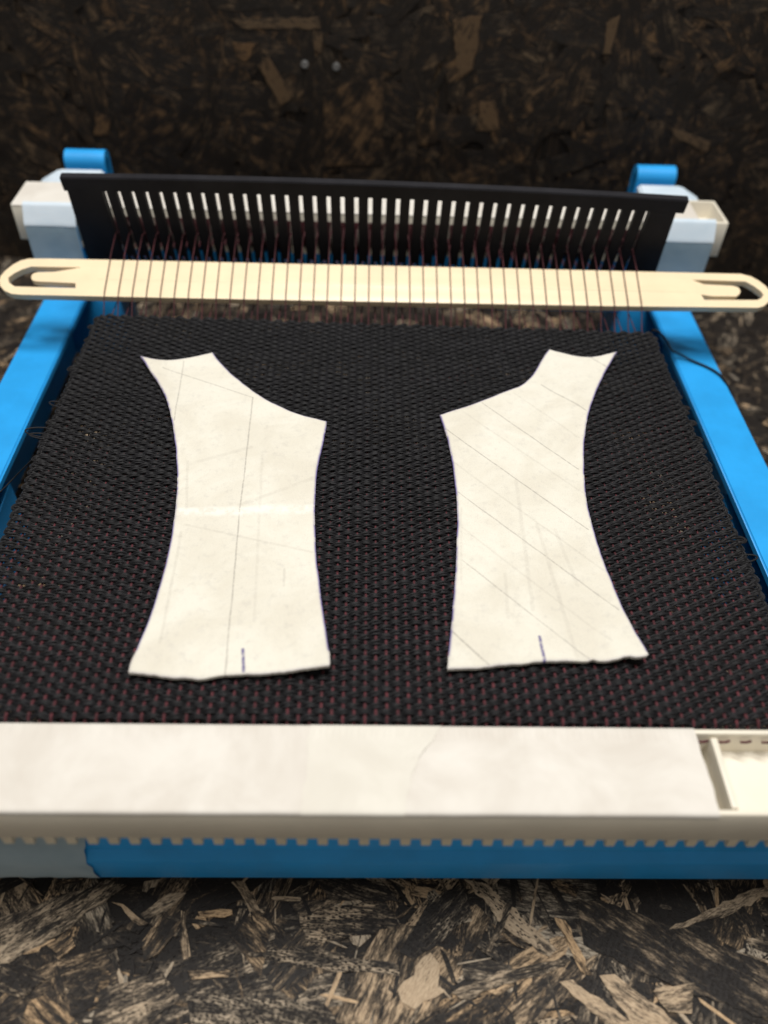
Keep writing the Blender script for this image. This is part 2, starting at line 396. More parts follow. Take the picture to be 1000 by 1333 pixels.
# ------------------------------------------------------------------ the loom
loom = thing('weaving_loom', (0, 125, TZ), 'bright blue plastic tabletop weaving loom with taped cream beams', 'loom')
RA, RB = 118.0, 134.3
for s in (-1, 1):
    x0, x1 = sorted((s*RA, s*RB))
    prof = [(RA, 0), (RB, 0), (RB, -34), (RB-3, -34), (RB-3, -3.2), (RA, -3.2)]     # inverted L: top flange and outer wall
    bm = bmesh.new()
    a = [bm.verts.new((s*x, -17, z)) for x, z in prof]; b = [bm.verts.new((s*x, 276, z)) for x, z in prof]
    bm.faces.new(a); bm.faces.new(b[::-1])
    for i in range(6): bm.faces.new((a[i], b[i], b[(i+1) % 6], a[(i+1) % 6]))
    bmesh.ops.recalc_face_normals(bm, faces=bm.faces)
    bmesh.ops.bevel(bm, geom=bm.edges[:], offset=0.6, segments=3, affect='EDGES', clamp_overlap=True)
    rail = mk_bm('side_rail', bm, 'blue', loom, 70)
    xa, xb = sorted((s*(RB-3.1), s*(RA+1.5)))
    mk_bm('gusset', extrude_x([(72, -34), (104, -34), (104, -8), (72, -12)], xa, xb, 0.3), 'blue', rail)
    xa, xb = sorted((s*(RB-3.1), s*(RA-10)))
    mk_bm('corner_block', box_bm(xa, xb, 214, 238, -34, -3.4, 0.5), 'blue', rail, 35)
    for y in (-6, 262):
        mk_bm('foot', box_bm(x0+2, x1-2, y-8, y+8, TZ, -33.5, 0.6), 'black', rail)
FB = [(-12.2, -3.4), (-13.3, -16.8), (-15.4, -19.6), (-15.6, -29.0), (-12.5, -30.5), (-2.5, -30.5), (-2.5, -3.4)]
# upright web that carries the cream beam between the rails
mk_bm('beam_support', box_bm(-117.5, 117.5, -12.6, -3.0, -3.3, 5.5, 0.4), 'blue', loom, 35)
front_bar = mk_bm('front_crossbar', extrude_x(FB, -131.1, 131.1, 0.35), 'blue', loom, 30)
mk_bm('rear_crossbar', box_bm(-116.9, 116.9, 218, 234, -9, 16, 0.7), 'blue', loom, 35)
# translucent tape wrapped over the left end of the front bar, torn edge
prof = [(-13.0, -3.0), (-13.65, -16.6), (-15.75, -19.4), (-15.95, -29.1), (-13.0, -30.9)]
pts = smooth_path([(0, y, z) for y, z in prof], 14)
rg = np.random.default_rng(3); nx = 26; V = []
for i, p in enumerate(pts):
    f = i/(len(pts)-1); xe = -66.6 - 1.6*f + 0.5*math.sin(9*f) + rg.normal(0, 0.22) + (1.6*(f-0.75)/0.25 if f > 0.75 else 0)
    for j in range(nx):
        x = -117.5+(xe+117.5)*j/(nx-1); V.append((x, p[1]-0.12-0.10*math.sin(x*0.8+i), p[2]))
F = [(i*nx+j, (i+1)*nx+j, (i+1)*nx+j+1, i*nx+j+1) for i in range(len(pts)-1) for j in range(nx-1)]
o = mk('tape_strip', V, F, 'bluetape', front_bar, True); o['label'] = 'greyish torn tape wrapped round the left end of the blue front bar'

def trough(name, x0, x1, y0, y1, z0, z1, wall_t, floor, mat, bev=0.45):
    bm = box_bm(x0, x1, y0, y1, z0, z1, 0)
    bm.faces.ensure_lookup_table()
    top = max(bm.faces, key=lambda f: f.calc_center_median().z)
    bmesh.ops.inset_region(bm, faces=[top], thickness=wall_t, depth=0)
    r = bmesh.ops.extrude_face_region(bm, geom=[top])
    vs = [g for g in r['geom'] if isinstance(g, bmesh.types.BMVert)]
    bmesh.ops.delete(bm, geom=[top], context='FACES')
    for v in vs: v.co.z = floor
    bmesh.ops.recalc_face_normals(bm, faces=bm.faces)
    bmesh.ops.bevel(bm, geom=bm.edges[:], offset=bev, segments=2, affect='EDGES', profile=0.5)
    return bm
# front beam: cream trough with a row of teeth along its lower front edge
front_beam = mk_bm('front_beam', trough('b', -152, 152, -20, 0, 5.6, 19, 1.8, 11.0, 'white'), 'white', loom, 40)
TP = 4.546; T0 = -77.33
tooth0 = None
for k in range(-8, 41):
    xc = T0+TP*k-TP*0.27                              # gap begins at T0+TP*k, the tooth stands before it
    if tooth0 is None:
        tooth0 = mk_bm('tooth', box_bm(xc-1.12, xc+1.12, -19.95, -15.8, 2.4, 5.75, 0.18, 1), 'cream', front_beam, 40); x00 = xc
    else: copy_at(tooth0, front_beam, (xc-x00, 0, 0))
for xr in (77.0, 108.0):
    mk_bm('rib', box_bm(xr-0.75, xr+0.75, -18.15, -1.85, 11.05, 18.3, 0.2), 'white', front_beam, 40)
for i in range(14):
    x = 75.0+4.9*i
    V, F = tube(smooth_path([(x-1.3, -1.95, 16.6), (x, -2.25, 17.0), (x+1.3, -2.0, 17.4)], 8), 0.32, 6)
    mk('thread_end', V, F, 'warp', front_beam, True)
# paper tape over the top of the front beam: three overlapping strips
def beam_tape(x0f, x1f, lift, mat, seed, label):
    yz = [(0.12, 18.5), (0.05, 19.0), (-0.35, 19.22)] + [(-0.35-18.9*t, 19.22) for t in np.linspace(0.04, 1, 22)] + [(-19.85, 19.12), (-20.2, 18.75), (-20.28, 18.2), (-20.26, 17.5)]
    f1 = sines(seed, 5.0); f2 = sines(seed+1, 1.7); f3 = sines(seed+2, 11.0)
    n = 240; V = []; rg = np.random.default_rng(seed)
    for i, (y, z) in enumerate(yz):
        t = -y/20
        xa, xb = x0f(t), x1f(t)
        xs = np.linspace(xa, xb, n)
        flat = 1.0 if 2 < i < len(yz)-5 else 0.25
        dz = flat*(0.07*f2(xs, y)+0.26*np.abs(f1(xs, y*1.5)) + 0.16*f3(xs, y))
        for (cx, cy, ca, ch) in ((9.5, -7.0, 0.5, 0.5), (7.0, -6.0, 0.42, 0.35), (11.5, -9.5, -0.9, 0.35), (-60, -12, 1.2, 0.3), (-88, -9, 0.5, 0.3), (45, -13, -0.6, 0.3)):
            along = (xs-cx)*math.cos(ca)+(y-cy)*math.sin(ca); acr = -(xs-cx)*math.sin(ca)+(y-cy)*math.cos(ca)
            dz = dz + flat*ch*np.exp(-np.abs(acr)/0.5)*np.exp(-(along/3.5)**2)
        notch = 0.12*np.tanh(3*np.sin(2*np.pi*xs/(TP*0.62)))*math.exp(-((y+1.8)/1.4)**2)
        dy = -(0.08*f1(xs, y)) if i >= len(yz)-4 else 0*xs
        zz = z+lift+dz+notch
        if i >= len(yz)-2: zz = zz + 0.25*f3(xs*1.4, 3)
        V += list(zip(xs, y-(lift if i >= len(yz)-4 else 0)+dy, zz))
    F = np.array([(i*n+j, (i+1)*n+j, (i+1)*n+j+1, i*n+j+1) for i in range(len(yz)-1) for j in range(n-1)])
    o = mk('paper_tape', np.array(V), F, mat, front_beam, True); o['label'] = label
jag = lambda s: (lambda t: 0.25*math.sin(9*t+s)+0.15*math.sin(23*t+2*s))
beam_tape(lambda t: -151, lambda t: -13.0+jag(1)(t), 0.0, 'tape', 21, 'creased cream paper tape on the left of the front beam')
beam_tape(lambda t: 7+jag(4)(t), lambda t: 72.7+0.4*jag(2)(t)+0.2*t, 0.0, 'tape', 31, 'cream paper tape on the right of the front beam')
beam_tape(lambda t: -13.6-0.7*t+jag(3)(t), lambda t: (16.0-15*t if t < 0.4 else 10.0-3.4*(t-0.4)/0.6)+jag(5)(t), 0.22, 'tape2', 41, 'yellowish patch of paper tape in the middle of the front beam')

# rear beam on its taped brackets
RZ = 34.2
rear_beam = mk_bm('rear_beam', trough('b', -141.5, 142.0, 215.6, 235.5, 19.5, RZ, 1.8, 27.0, 'white'), 'white', loom, 40)
tooth0 = None
for k in range(-27, 28):
    xc = TP*k
    if tooth0 is None:
        tooth0 = mk_bm('tooth', box_bm(xc-1.12, xc+1.12, 215.65, 219, 16.3, 19.6, 0.18, 1), 'cream', rear_beam, 40); x00 = xc
    else: copy_at(tooth0, rear_beam, (xc-x00, 0, 0))
n = 120; xs = np.linspace(-141.0, 130.5, n); f3 = sines(77, 9.0); V = []
ys = [215.45, 215.9] + list(np.linspace(217, 234.5, 8)) + [235.5]
for i, y in enumerate(ys):
    z = RZ-0.4 if i == 0 else RZ+0.12
    V += list(zip(xs, 0*xs+y, z+0.12+0.1*f3(xs, y)))
F = np.array([(i*n+j, i*n+j+1, (i+1)*n+j+1, (i+1)*n+j) for i in range(len(ys)-1) for j in range(n-1)])
mk('paper_tape', np.array(V), F, 'tape', rear_beam, True)
for s in (-1, 1):
    x0, x1 = sorted((s*117.2, s*136.2))
    br = mk_bm('bracket', box_bm(x0+0.4, x1-0.4, 212.6, 215.5, -2, 26.5, 0.5), 'blue', loom, 40)
    br2 = mk_bm('bracket', box_bm(x0+0.4, x1-0.4, 215.4, 236, -2, 19.3, 0.5), 'blue', loom, 40)
    # tape round the front of the bracket: lit slope and shaded upright are put into two tape colours
    def sheet(prof, xa, xb, mat, seed, nx=24, wob=0.12):
        pts = smooth_path([(0, y, z) for y, z in prof], 20); V = []; f = sines(seed, 3.0)
        for i, p in enumerate(pts):
            for j in range(nx):
                x = xa+(xb-xa)*j/(nx-1); w = wob*float(f(x, p[2]))
                V.append((x, p[1]-abs(w), p[2]+w))
        F = [(i*nx+j, i*nx+j+1, (i+1)*nx+j+1, (i+1)*nx+j) for i in range(len(pts)-1) for j in range(nx-1)]
        return mk('tape_strip', V, F, mat, br, True)
    sheet([(217.5, RZ+0.55), (215.6, RZ+0.45), (214.2, RZ-2.0), (211.9, RZ-6.3), (211.75, RZ-7.2)], x0-0.6, x1+0.6, 'paletape', 51+s)
    sheet([(211.95, RZ-6.6), (211.8, RZ-8.5), (211.8, 12), (211.9, 0.5), (212.2, -1.6)], x0-0.5, x1+0.5, 'bluetape', 55+s)
    # taped shoulder rising behind the beam
    xi, xm, xo = s*113.0, s*131.5, s*140.5
    bm = bmesh.new()
    prof = [(xi, 0), (xi, 32.5), (xm, 32.5), (xo, 27.5), (xo, 20), (s*134, 0)]
    a = [bm.verts.new((x, 236.2, z)) for x, z in prof]; b = [bm.verts.new((x, 250.0, z+(1.5 if z > 25 else 0))) for x, z in prof]
    bm.faces.new(a); bm.faces.new(b[::-1])
    for i in range(len(prof)): bm.faces.new((a[i], b[i], b[(i+1) % len(prof)], a[(i+1) % len(prof)]))
    bmesh.ops.recalc_face_normals(bm, faces=bm.faces); bmesh.ops.bevel(bm, geom=bm.edges[:], offset=0.8, segments=2, affect='EDGES')
    o = mk_bm('taped_shoulder', bm, 'paletape', loom, 40)
    # hooked post at the end of the rail
    out = [(258.0, -1.0)] + [(262.5-4.5*math.cos(t)*1.0, 32.2+4.5*math.sin(t)) for t in np.linspace(0, math.pi, 11)] + [(267.0, -1.0)]
    inn = [(264.6, -1.0)] + [(262.5+2.1*math.cos(t), 31.5+2.1*math.sin(t)) for t in np.linspace(0, math.pi, 7)] + [(260.4, -1.0)]
    mk_bm('hook_post', extrude_x(out+inn, s*115.0, s*132.0, 0.0), 'blue', loom, 40)

# ------------------------------------------------------------------ heddle
HO = np.array([1.0, 190.65, 50.5]); HX = np.array([195, -4.4, 0.0]); HX /= np.linalg.norm(HX)
HU = np.array([0, -6.6, 26.5]); HU -= HX*(HU@HX); HU /= np.linalg.norm(HU); HN = np.cross(HX, HU)
bow = lambda x: 1.7*(1-(x/110.0)**2)
def hed(x, y, d): return HO + x*HX + (y+bow(x))*HU + d*HN
heddle = thing('heddle', (1, 202, 5), 'black plastic slotted heddle comb standing upright behind the cream shuttle', 'heddle')
def hbox(bm, x0, x1, y0, y1, d0=-3.0, d1=0.0, n=1):
    xs = np.linspace(x0, x1, n+1)
    ring = [[bm.verts.new(tuple(hed(x, y, d))) for y, d in ((y0, d1), (y1, d1), (y1, d0), (y0, d0))] for x in xs]
    for i in range(n):
        for k in range(4): bm.faces.new((ring[i][k], ring[i+1][k], ring[i+1][(k+1) % 4], ring[i][(k+1) % 4]))
    bm.faces.new(ring[0]); bm.faces.new(ring[-1][::-1])
def hbev(bm, off, above=-99):
    bmesh.ops.recalc_face_normals(bm, faces=bm.faces)
    def hh(v): q = Vector(v.co)-Vector(HO); return q.dot(Vector(HU))-bow(q.dot(Vector(HX)))
    e = [e for e in bm.edges if len(e.link_faces) == 2 and e.calc_face_angle() > 0.6 and max(hh(v) for v in e.verts) > above]
    bmesh.ops.bevel(bm, geom=e, offset=off, segments=2, affect='EDGES')
bm = bmesh.new(); hbox(bm, -111.9, 110.6, 0.03, 5.5, n=24); hbev(bm, 0.3, 0.2); mk_bm('top_bar', bm, 'black', heddle, 40)
bm = bmesh.new(); hbox(bm, -112.5, 109.0, -47.0, -42.03, n=24); hbev(bm, 0.35); mk_bm('bottom_bar', bm, 'black', heddle, 40)
for x0, x1 in ((-110.6, -98.28), (98.28, 107.6)):
    bm = bmesh.new(); hbox(bm, x0, x1, -42.0, 0.0, n=3)
    for v in bm.verts:                                # sides splay slightly towards the bottom
        q = Vector(v.co)-Vector(HO); h = -q.dot(Vector(HU))
        if abs(q.dot(Vector(HX))) > 104: v.co += Vector(HX)*math.copysign(0.055*max(h, 0), q.dot(Vector(HX)))
    mk_bm('end_plate', bm, 'black', heddle, 40)
def slat_bm():
    bm = bmesh.new()
    def b(x0, x1, y0, y1):
        ring = [[bm.verts.new(tuple(x*HX+y*HU+d*HN)) for y, d in ((y0, -0.03), (y1, -0.03), (y1, -2.2), (y0, -2.2))] for x in (x0, x1)]
        for k in range(4): bm.faces.new((ring[0][k], ring[1][k], ring[1][(k+1) % 4], ring[0][(k+1) % 4]))
        bm.faces.new(ring[0]); bm.faces.new(ring[1][::-1])
    b(-1.72, 1.72, -29.6, 0.02); b(-1.72, 1.72, -42.03, -33.4)
    b(-1.72, -0.8, -33.4, -29.6); b(0.8, 1.72, -33.4, -29.6)
    return bm
sb = slat_bm(); bmesh.ops.recalc_face_normals(sb, faces=sb.faces)
me = bpy.data.meshes.new('slat')
for v in sb.verts: v.co *= S
sb.to_mesh(me); sb.free(); me.materials.append(MAT['black'])
for k in range(39):
    x = -95.0+5*k
    link(bpy.data.objects.new('slat', me), heddle, hed(x, 0, 0))

# ------------------------------------------------------------------ woven cloth: warp threads and one continuous weft
cloth = thing('woven_cloth', (1, 82, 18), 'black woven cloth with dark red warp threads stretched on the loom', 'cloth')
SX = -96.5; ZC = 18.4; PW = 2.5; FELL = 162.0
NR = 116
ycum = np.cumsum(np.interp(np.arange(NR), [0, 40, NR-1], [1.46, 1.42, 1.30])); ycum = 0.7 + (ycum-ycum[0])*(FELL-1.0-0.7)/(ycum[-1]-ycum[0])
slant = lambda X, Y: -0.0176*X*(Y/FELL)**2
dip = lambda Y: -2.6*np.clip((3.2-Y)/3.2, 0, 1)**2
sagf = sines(5, 40.0)
AW, aw = 0.44, 0.06
rg = np.random.default_rng(17); paths = []
wan1, wan2 = sines(301, 16.0), sines(302, 6.0); wander = lambda X, Y: 0.75*wan1(X, Y)+0.28*wan2(X, Y)
rows = []
wob = [sines(200+i, 14.0, 4) for i in range(6)]
for j in range(NR):
    X = np.arange(SX-1.4, SX+39*5+2.4, PW/5)
    i_f = (X-SX)/PW
    up = np.cos(np.pi*(i_f+j))                          # +1: weft over warp i
    sq = np.sign(up)*np.abs(up)**0.65
    Y = ycum[j] + slant(X, ycum[j]) + 0.07*wob[j % 6](X, j*7.0) + 0.03*rg.normal(0, 1) + wander(X, ycum[j])*min(1.0, ycum[j]/8)
    Z = ZC + 0.05 + AW*sq*(1+0.12*wob[(j+2) % 6](X*2, j*3.0)) + dip(Y) + 0.12*sagf(X, Y)
    r = np.stack([X, Y, Z], -1)
    if j % 2: r = r[::-1]
    rows.append(r)
seg = []
for j in range(NR):
    seg.append(rows[j])
    if j < NR-1:                                      # selvedge turn, each loop a little different
        a, b = rows[j][-1], rows[j+1][0]; s = 1 if j % 2 == 0 else -1
        e = abs(rg.normal(0.6, 0.5)) + (rg.uniform(1.2, 2.8) if rg.random() < 0.06 else 0)
        th = np.linspace(0.15, math.pi-0.15, 7); m = (a+b)/2; h = (b-a)/2
        lift = rg.normal(0, 0.25)
        rr = max(0.75, 0.5*abs(b[1]-a[1])*rg.uniform(1, 1.5))
        seg.append(np.stack([m[0]+s*(0.4+e*np.sin(th)), m[1]-np.cos(th)*rr, m[2]+lift*np.sin(th)], -1))
# tail of the weft: leaves the last row on the right, crosses the rail and drops beside it
tail_px = [(103, 161.8, 19.0), (106, 162.5, 17), (110, 164, 12.5), (114.5, 167.5, 6), (119.5, 171.5, 2.0), (124.1, 168.9, 0.75), (129.5, 164.8, 0.75), (132.7, 160.3, 0.8), (134.3, 153, 0.3), (135.0, 144, -2), (135.6, 134, -5), (136, 125, -10), (138, 112, -22), (144, 98, -36), (150, 88, -37.2)]
core = np.concatenate(seg)
sarc = np.r_[0, np.cumsum(np.linalg.norm(np.diff(core, axis=0), axis=1))]
T = np.gradient(core, axis=0); T /= np.linalg.norm(T, axis=1)[:, None]
A = np.cross(T, (0, 0, 1.0)); A /= np.linalg.norm(A, axis=1)[:, None]; B = np.cross(A, T)
parts = []
for k in range(4):
    th = 2*np.pi*sarc/17.0 + 2*np.pi*k/4 + 1.2*np.sin(sarc*0.13)+0.5*np.sin(sarc*0.41+k)
    P = core + A*(0.55*np.cos(th))[:, None] + B*(0.20*np.sin(th))[:, None]
    parts.append(tube(P, 0.385*(1+0.14*np.sin(sarc*0.9+k*2)*np.sin(sarc*0.047)), 4))
if rows[-1][-1][0] < 0: tail_px = [(101.5, 161.4, 18.6)] + tail_px
tp = smooth_path(tail_px, 90)
parts.append(tube(tp, 0.42, 6))
parts.append(tube(smooth_path([(-99, 89, 18.4), (-103, 87.5, 15), (-107.3, 86.5, 11), (-110.5, 81.5, 9.5), (-114, 76.5, 9), (-116, 70, 6)], 40), 0.2, 5))
for (x, y, e, w, s) in ((-99.2, 98.3, 6.5, 2.2, -1), (-99.3, 96.5, 4.6, 1.2, -1), (101.3, 51.5, 3.4, 1.3, 1), (101.2, 30.0, 2.6, 1.4, 1), (-99.2, 112, 3.0, 1.2, -1)):
    th = np.linspace(-0.4, math.pi+0.4, 26)
    parts.append(tube(np.stack([x+s*e*np.sin(th)-s*0.5, y-w*np.cos(th), 18.6+0.8*np.sin(th)], -1), 0.26, 5))
for q in range(1100):                                # loose fibres standing off the yarn
    x, y = rg.uniform(-99, 101), rg.uniform(2, 160); a = rg.uniform(0, 6.28); L = rg.uniform(0.8, 2.6); c = rg.normal(0, 0.5)
    t = np.linspace(0, 1, 6); ang = a+c*t*2
    px = x+np.cumsum(np.cos(ang))*L/6; py = y+np.cumsum(np.sin(ang))*L/6
    parts.append(tube(np.stack([px, py, 19.2+0.25*rg.random()+rg.uniform(0.1, 0.7)*np.sin(t*2.6)], -1), 0.035, 3))
V, F = join([p_ if p_[1].shape[1] == 4 else p_ for p_ in parts])
o = mk('weft_yarn', V, F, 'weft', cloth, True)
# warp threads: the ones in the slits ride over the shuttle, those through the eyes pass under it
def warp_path(parity, over):
    Y = np.arange(0.4, FELL, 0.35)
    j = np.interp(Y, ycum, np.arange(NR))
    Z = ZC + 0.05 - aw*np.cos(np.pi*(parity+j)) + dip(Y) - 0.34*np.clip((Y-14)/60, 0, 1)
    head = [(0, y, z) for y, z in zip(Y, Z)]
    if over: rest = [(FELL+0.6, 18.7), (165.0, 20.9), (167.2, 22.9), (168.4, 24.2), (170.2, 25.1), (176, 27.2), (182.4, 29.55), (184.6, 30.6), (195.5, 33.4), (213.5, 28.5), (215.25, 27.0), (215.3, 19.8), (217.6, 15.9), (232, 15.6)]
    else: rest = [(FELL+0.6, 18.3), (172, 18.4), (185, 18.9), (197.6, 19.8), (201, 20.2), (213.6, 22.6), (215.25, 22.0), (215.3, 19.8), (217.6, 15.9), (232, 15.6)]
    return np.array(head+[(0, y, z) for y, z in rest], float)
for kind in (0, 1):
    P = warp_path(kind, kind == 0)
    V, F = tube(P, np.where(P[:, 1] < FELL, np.interp(P[:, 1], [0, 30, 100, 170], [0.40, 0.38, 0.24, 0.22]), 0.195), 6)
    c = np.array([0, 118.0, 18.0]); me = mesh_np('warp_thread', (V-c)*S, F, 'warp', True)
    for k in range(40-kind):
        x = SX+5*k+2.5*kind
        link(bpy.data.objects.new('warp_thread', me), cloth, c+(x, 0, 0))

parts = []; rg = np.random.default_rng(23)  # extra threads added to darken the rear beam face seen through the slits
for i in range(462):
    x = -113.5+0.495*i+rg.normal(0, 0.08); d = rg.uniform(0, 0.25)
    parts.append(tube([(x+rg.normal(0, 0.3), 217.0, 30.6), (x, 215.35-d, 30.4), (x+rg.normal(0, 0.25), 215.3-d, 26), (x+rg.normal(0, 0.25), 215.35-d, 20.2), (x, 217.8, 17.6)], 0.27, 5))
V, F = join(parts); o = mk('added_warp_layer', V, F, 'warp', cloth, True); o['kind'] = 'stuff'

# ------------------------------------------------------------------ shuttle
SO = np.array([0, 176, 26.6]); SV = np.array([0, 15, 5.6]); SV /= np.linalg.norm(SV); SN = np.cross((1, 0, 0), SV)
sh = lambda s, t, h: SO + np.array([s, 0, 0]) + t*SV + h*SN
shuttle = thing('shuttle', (6, 176, 20), 'long cream plastic stick shuttle lying across the warp threads in front of the heddle', 'shuttle')
OUT = [(-119,7.9),(-126.3,7.6),(-129.0,6.6),(-131.4,4.7),(-133.5,2.0),(-134.8,-0.6),(-135.0,-2.4),(-134.2,-4.9),(-132.2,-7.1),(-129.5,-8.4),(-126,-8.7),(-60,-8.5),(20,-8.1),(86,-7.7),(120,-7.2),(142,-6.9),(144.4,-6.0),(146.6,-4.0),(147.8,-1.4),(148.0,0.8),(146.6,3.4),(144.6,5.6),(142.0,7.5),(138.3,8.6),(118,8.6),(60,8.5),(-40,8.2)]
HL = [(-106.5,4.2),(-113.4,4.1),(-124.7,4.0),(-127.6,2.7),(-130.0,1.0),(-132.0,-1.2),(-131.4,-3.4),(-129,-5.1),(-117,-5.2),(-107.2,-5.2),(-107.6,-3.0),(-114.8,-2.8),(-121.9,-2.6),(-123.4,-2.0),(-123.9,-0.4),(-123.4,0.9),(-122,1.5),(-115.7,1.9)]
HR = [(119.3,5.3),(129.5,5.2),(139.5,5.1),(142.3,3.0),(144.6,0.6),(145.2,-0.9),(144.0,-2.6),(142.2,-3.4),(122.5,-3.9),(121.6,-1.5),(125.5,-2.1),(134.6,-2.0),(136.2,-0.8),(136.8,0.8),(136.2,2.3),(134.4,2.9),(123.3,3.3)]
def dense(p, step):
    p = np.array(p, float); q = []
    for k in range(len(p)):
        a, b = p[k], p[(k+1) % len(p)]; m = max(1, int(np.linalg.norm(b-a)/step))
        q += [a+(b-a)*s/m for s in range(m)]
    return np.array(q)
loops = [np.array(OUT, float), np.array(HL, float)[::-1], np.array(HR, float)[::-1]]
tri = tessellate_polygon([[Vector((x, y, 0)) for x, y in L] for L in loops])
allp = np.concatenate(loops); n = len(allp)
bm = bmesh.new(); HT = 1.35
va = [bm.verts.new(tuple(sh(x, y, 0.0))) for x, y in allp]; vb = [bm.verts.new(tuple(sh(x, y, -2*HT))) for x, y in allp]
for t in tri:
    try: bm.faces.new([va[i] for i in t]); bm.faces.new([vb[i] for i in t[::-1]])
    except ValueError: pass
o0 = 0
for L in loops:
    for k in range(len(L)):
        i, j = o0+k, o0+(k+1) % len(L); bm.faces.new((va[i], vb[i], vb[j], va[j]))
    o0 += len(L)
bmesh.ops.recalc_face_normals(bm, faces=bm.faces)
rim = [e for e in bm.edges if len(e.link_faces) == 2 and e.calc_face_angle() > 1.0 and abs((e.verts[0].co-e.verts[1].co).dot(Vector(SN))) < 0.1]
bmesh.ops.bevel(bm, geom=rim, offset=0.85, segments=4, affect='EDGES', profile=0.5, clamp_overlap=True)
mk_bm('body', bm, 'shuttle', shuttle, 50)
bm = bmesh.new()
pr = [(-8.0, -0.4), (-1.3, 0.10), (-0.7, 0.30), (-0.1, 0.10), (7.6, -0.3)]
pr = [(-1.25, -0.05), (-0.85, 0.2), (-0.45, 0.2), (-0.05, -0.05)]
a = [bm.verts.new(tuple(sh(-100, t, h))) for t, h in pr]; b = [bm.verts.new(tuple(sh(116, t+0.5, h))) for t, h in pr]
for i in range(3): bm.faces.new((a[i], a[i+1], b[i+1], b[i]))
bm.faces.new(a); bm.faces.new(b)
mk_bm('ridge', bm, 'shuttle', shuttle, 50)

# ------------------------------------------------------------------ the two cut pattern pieces
def felt_mat(name, lines, seed):
    m = NT(name)
    uv = m.n('ShaderNodeUVMap', uv_map='mm').outputs[0]; sp = m.n('ShaderNodeSeparateXYZ'); m.l(uv, sp.inputs[0]); X, Y = sp.outputs[0], sp.outputs[1]
    P = m.vec(X, Y, seed*3.7)
    wobx = m.math('MULTIPLY', m.math('SUBTRACT', m.noise(P, 0.15, 2), 0.5), 0.8)
    big = m.noise(P, 0.055, 4, 0.6, 0.5); mid = m.noise(P, 0.45, 4, 0.65); fine = m.noise(P, 3.2, 3, 0.7)
    weave = m.noise(m.vec(m.math('MULTIPLY', X, 3.0), m.math('MULTIPLY', Y, 0.5), seed), 1.0, 2, 0.6)
    col = m.mix(m.ramp(big, 0.33, 0.68), C(0.69, 0.65, 0.555), C(0.77, 0.74, 0.65))
    col = m.mix(m.ramp(mid, 0.50, 0.78, 0, 0.30), col, C(0.46, 0.44, 0.41))
    col = m.mix(m.ramp(fine, 0.54, 0.76, 0, 0.42), col, C(0.40, 0.38, 0.36))
    col = m.mix(m.ramp(weave, 0.55, 0.8, 0, 0.12), col, C(0.40, 0.37, 0.33))
    for (p0, p1), w, st, c in lines:
        ax, ay = p0; dx, dy = p1[0]-ax, p1[1]-ay; L2 = dx*dx+dy*dy
        px = m.math('SUBTRACT', m.math('ADD', X, m.math('MULTIPLY', wobx, 0.6 if w < 1 else 0.1)), ax); py = m.math('SUBTRACT', m.math('ADD', Y, m.math('MULTIPLY', wobx, 3.0 if w > 2 else 0.0)), ay)
        t = m.math('MULTIPLY', m.math('ADD', m.math('MULTIPLY', px, dx), m.math('MULTIPLY', py, dy)), 1.0/L2, clamp=True)
        ex = m.math('SUBTRACT', px, m.math('MULTIPLY', t, dx)); ey = m.math('SUBTRACT', py, m.math('MULTIPLY', t, dy))
        d = m.math('SQRT', m.math('ADD', m.math('MULTIPLY', ex, ex), m.math('MULTIPLY', ey, ey)))
        mask = m.ramp(d, w*0.25, w, st, 0.0)
        mask = m.math('MULTIPLY', mask, m.ramp(m.noise(P, 0.9 if w < 1 else 0.35, 3, 0.75), 0.30, 0.58, 0.40 if w < 1 else 0.1, 1.0))
        col = m.mix(mask, col, C(*c))
    at = m.n('ShaderNodeAttribute', attribute_name='ink')
    ink = m.math('MULTIPLY', at.outputs['Fac'], m.ramp(m.noise(P, 0.16, 3, 0.6), 0.30, 0.52, 0.2, 1.0))
    col = m.mix(ink, col, C(0.105, 0.075, 0.30))
    m.set(Base_Color=col, Roughness=0.88, Specular_IOR_Level=0.15)
    m.bump(m.math('ADD', m.math('MULTIPLY', fine, 0.5), m.math('ADD', m.math('MULTIPLY', mid, 0.9), m.math('MULTIPLY', weave, 0.3))), 0.5, 0.0003)
    return m.m
GR = (0.24, 0.22, 0.20); FA = (0.42, 0.39, 0.34); INK = (0.09, 0.075, 0.24); WHT = (0.86, 0.84, 0.78)
LL = [[(-38.1,114.9),(-36.9,81.3)],[(-36.9,81.3),(-36.5,65.6)],[(-36.5,65.6),(-33.8,11.7)],[(-69.1,129.4),(-38.1,114.9)],[(-63.0,133.5),(-60.2,100.6)],[(-53.9,84.4),(-51.2,65.3)],[(-50.6,59.0),(-15.8,49.8)],[(-36.6,66.7),(-16.5,78.3)],[(-52.9,83.3),(-36.1,91.0)],[(-51.2,56.0),(-50.2,20.3)],[(-32.6,88.7),(-28.7,27.1)],[(-22.6,43.9),(-22.4,38.4)],[(-30.5,18.6),(-29.6,12.5)],[(-52.1,63.7),(-16.6,65.5)]]
LS = [(.34,.48,GR)]*3+[(.34,.42,GR),(.34,.4,GR),(.6,.22,FA),(.6,.22,FA),(1.0,.2,FA),(1.0,.18,FA),(.6,.25,FA),(.6,.18,FA),(.5,.2,GR),(.62,.9,INK),(2.4,.75,WHT)]
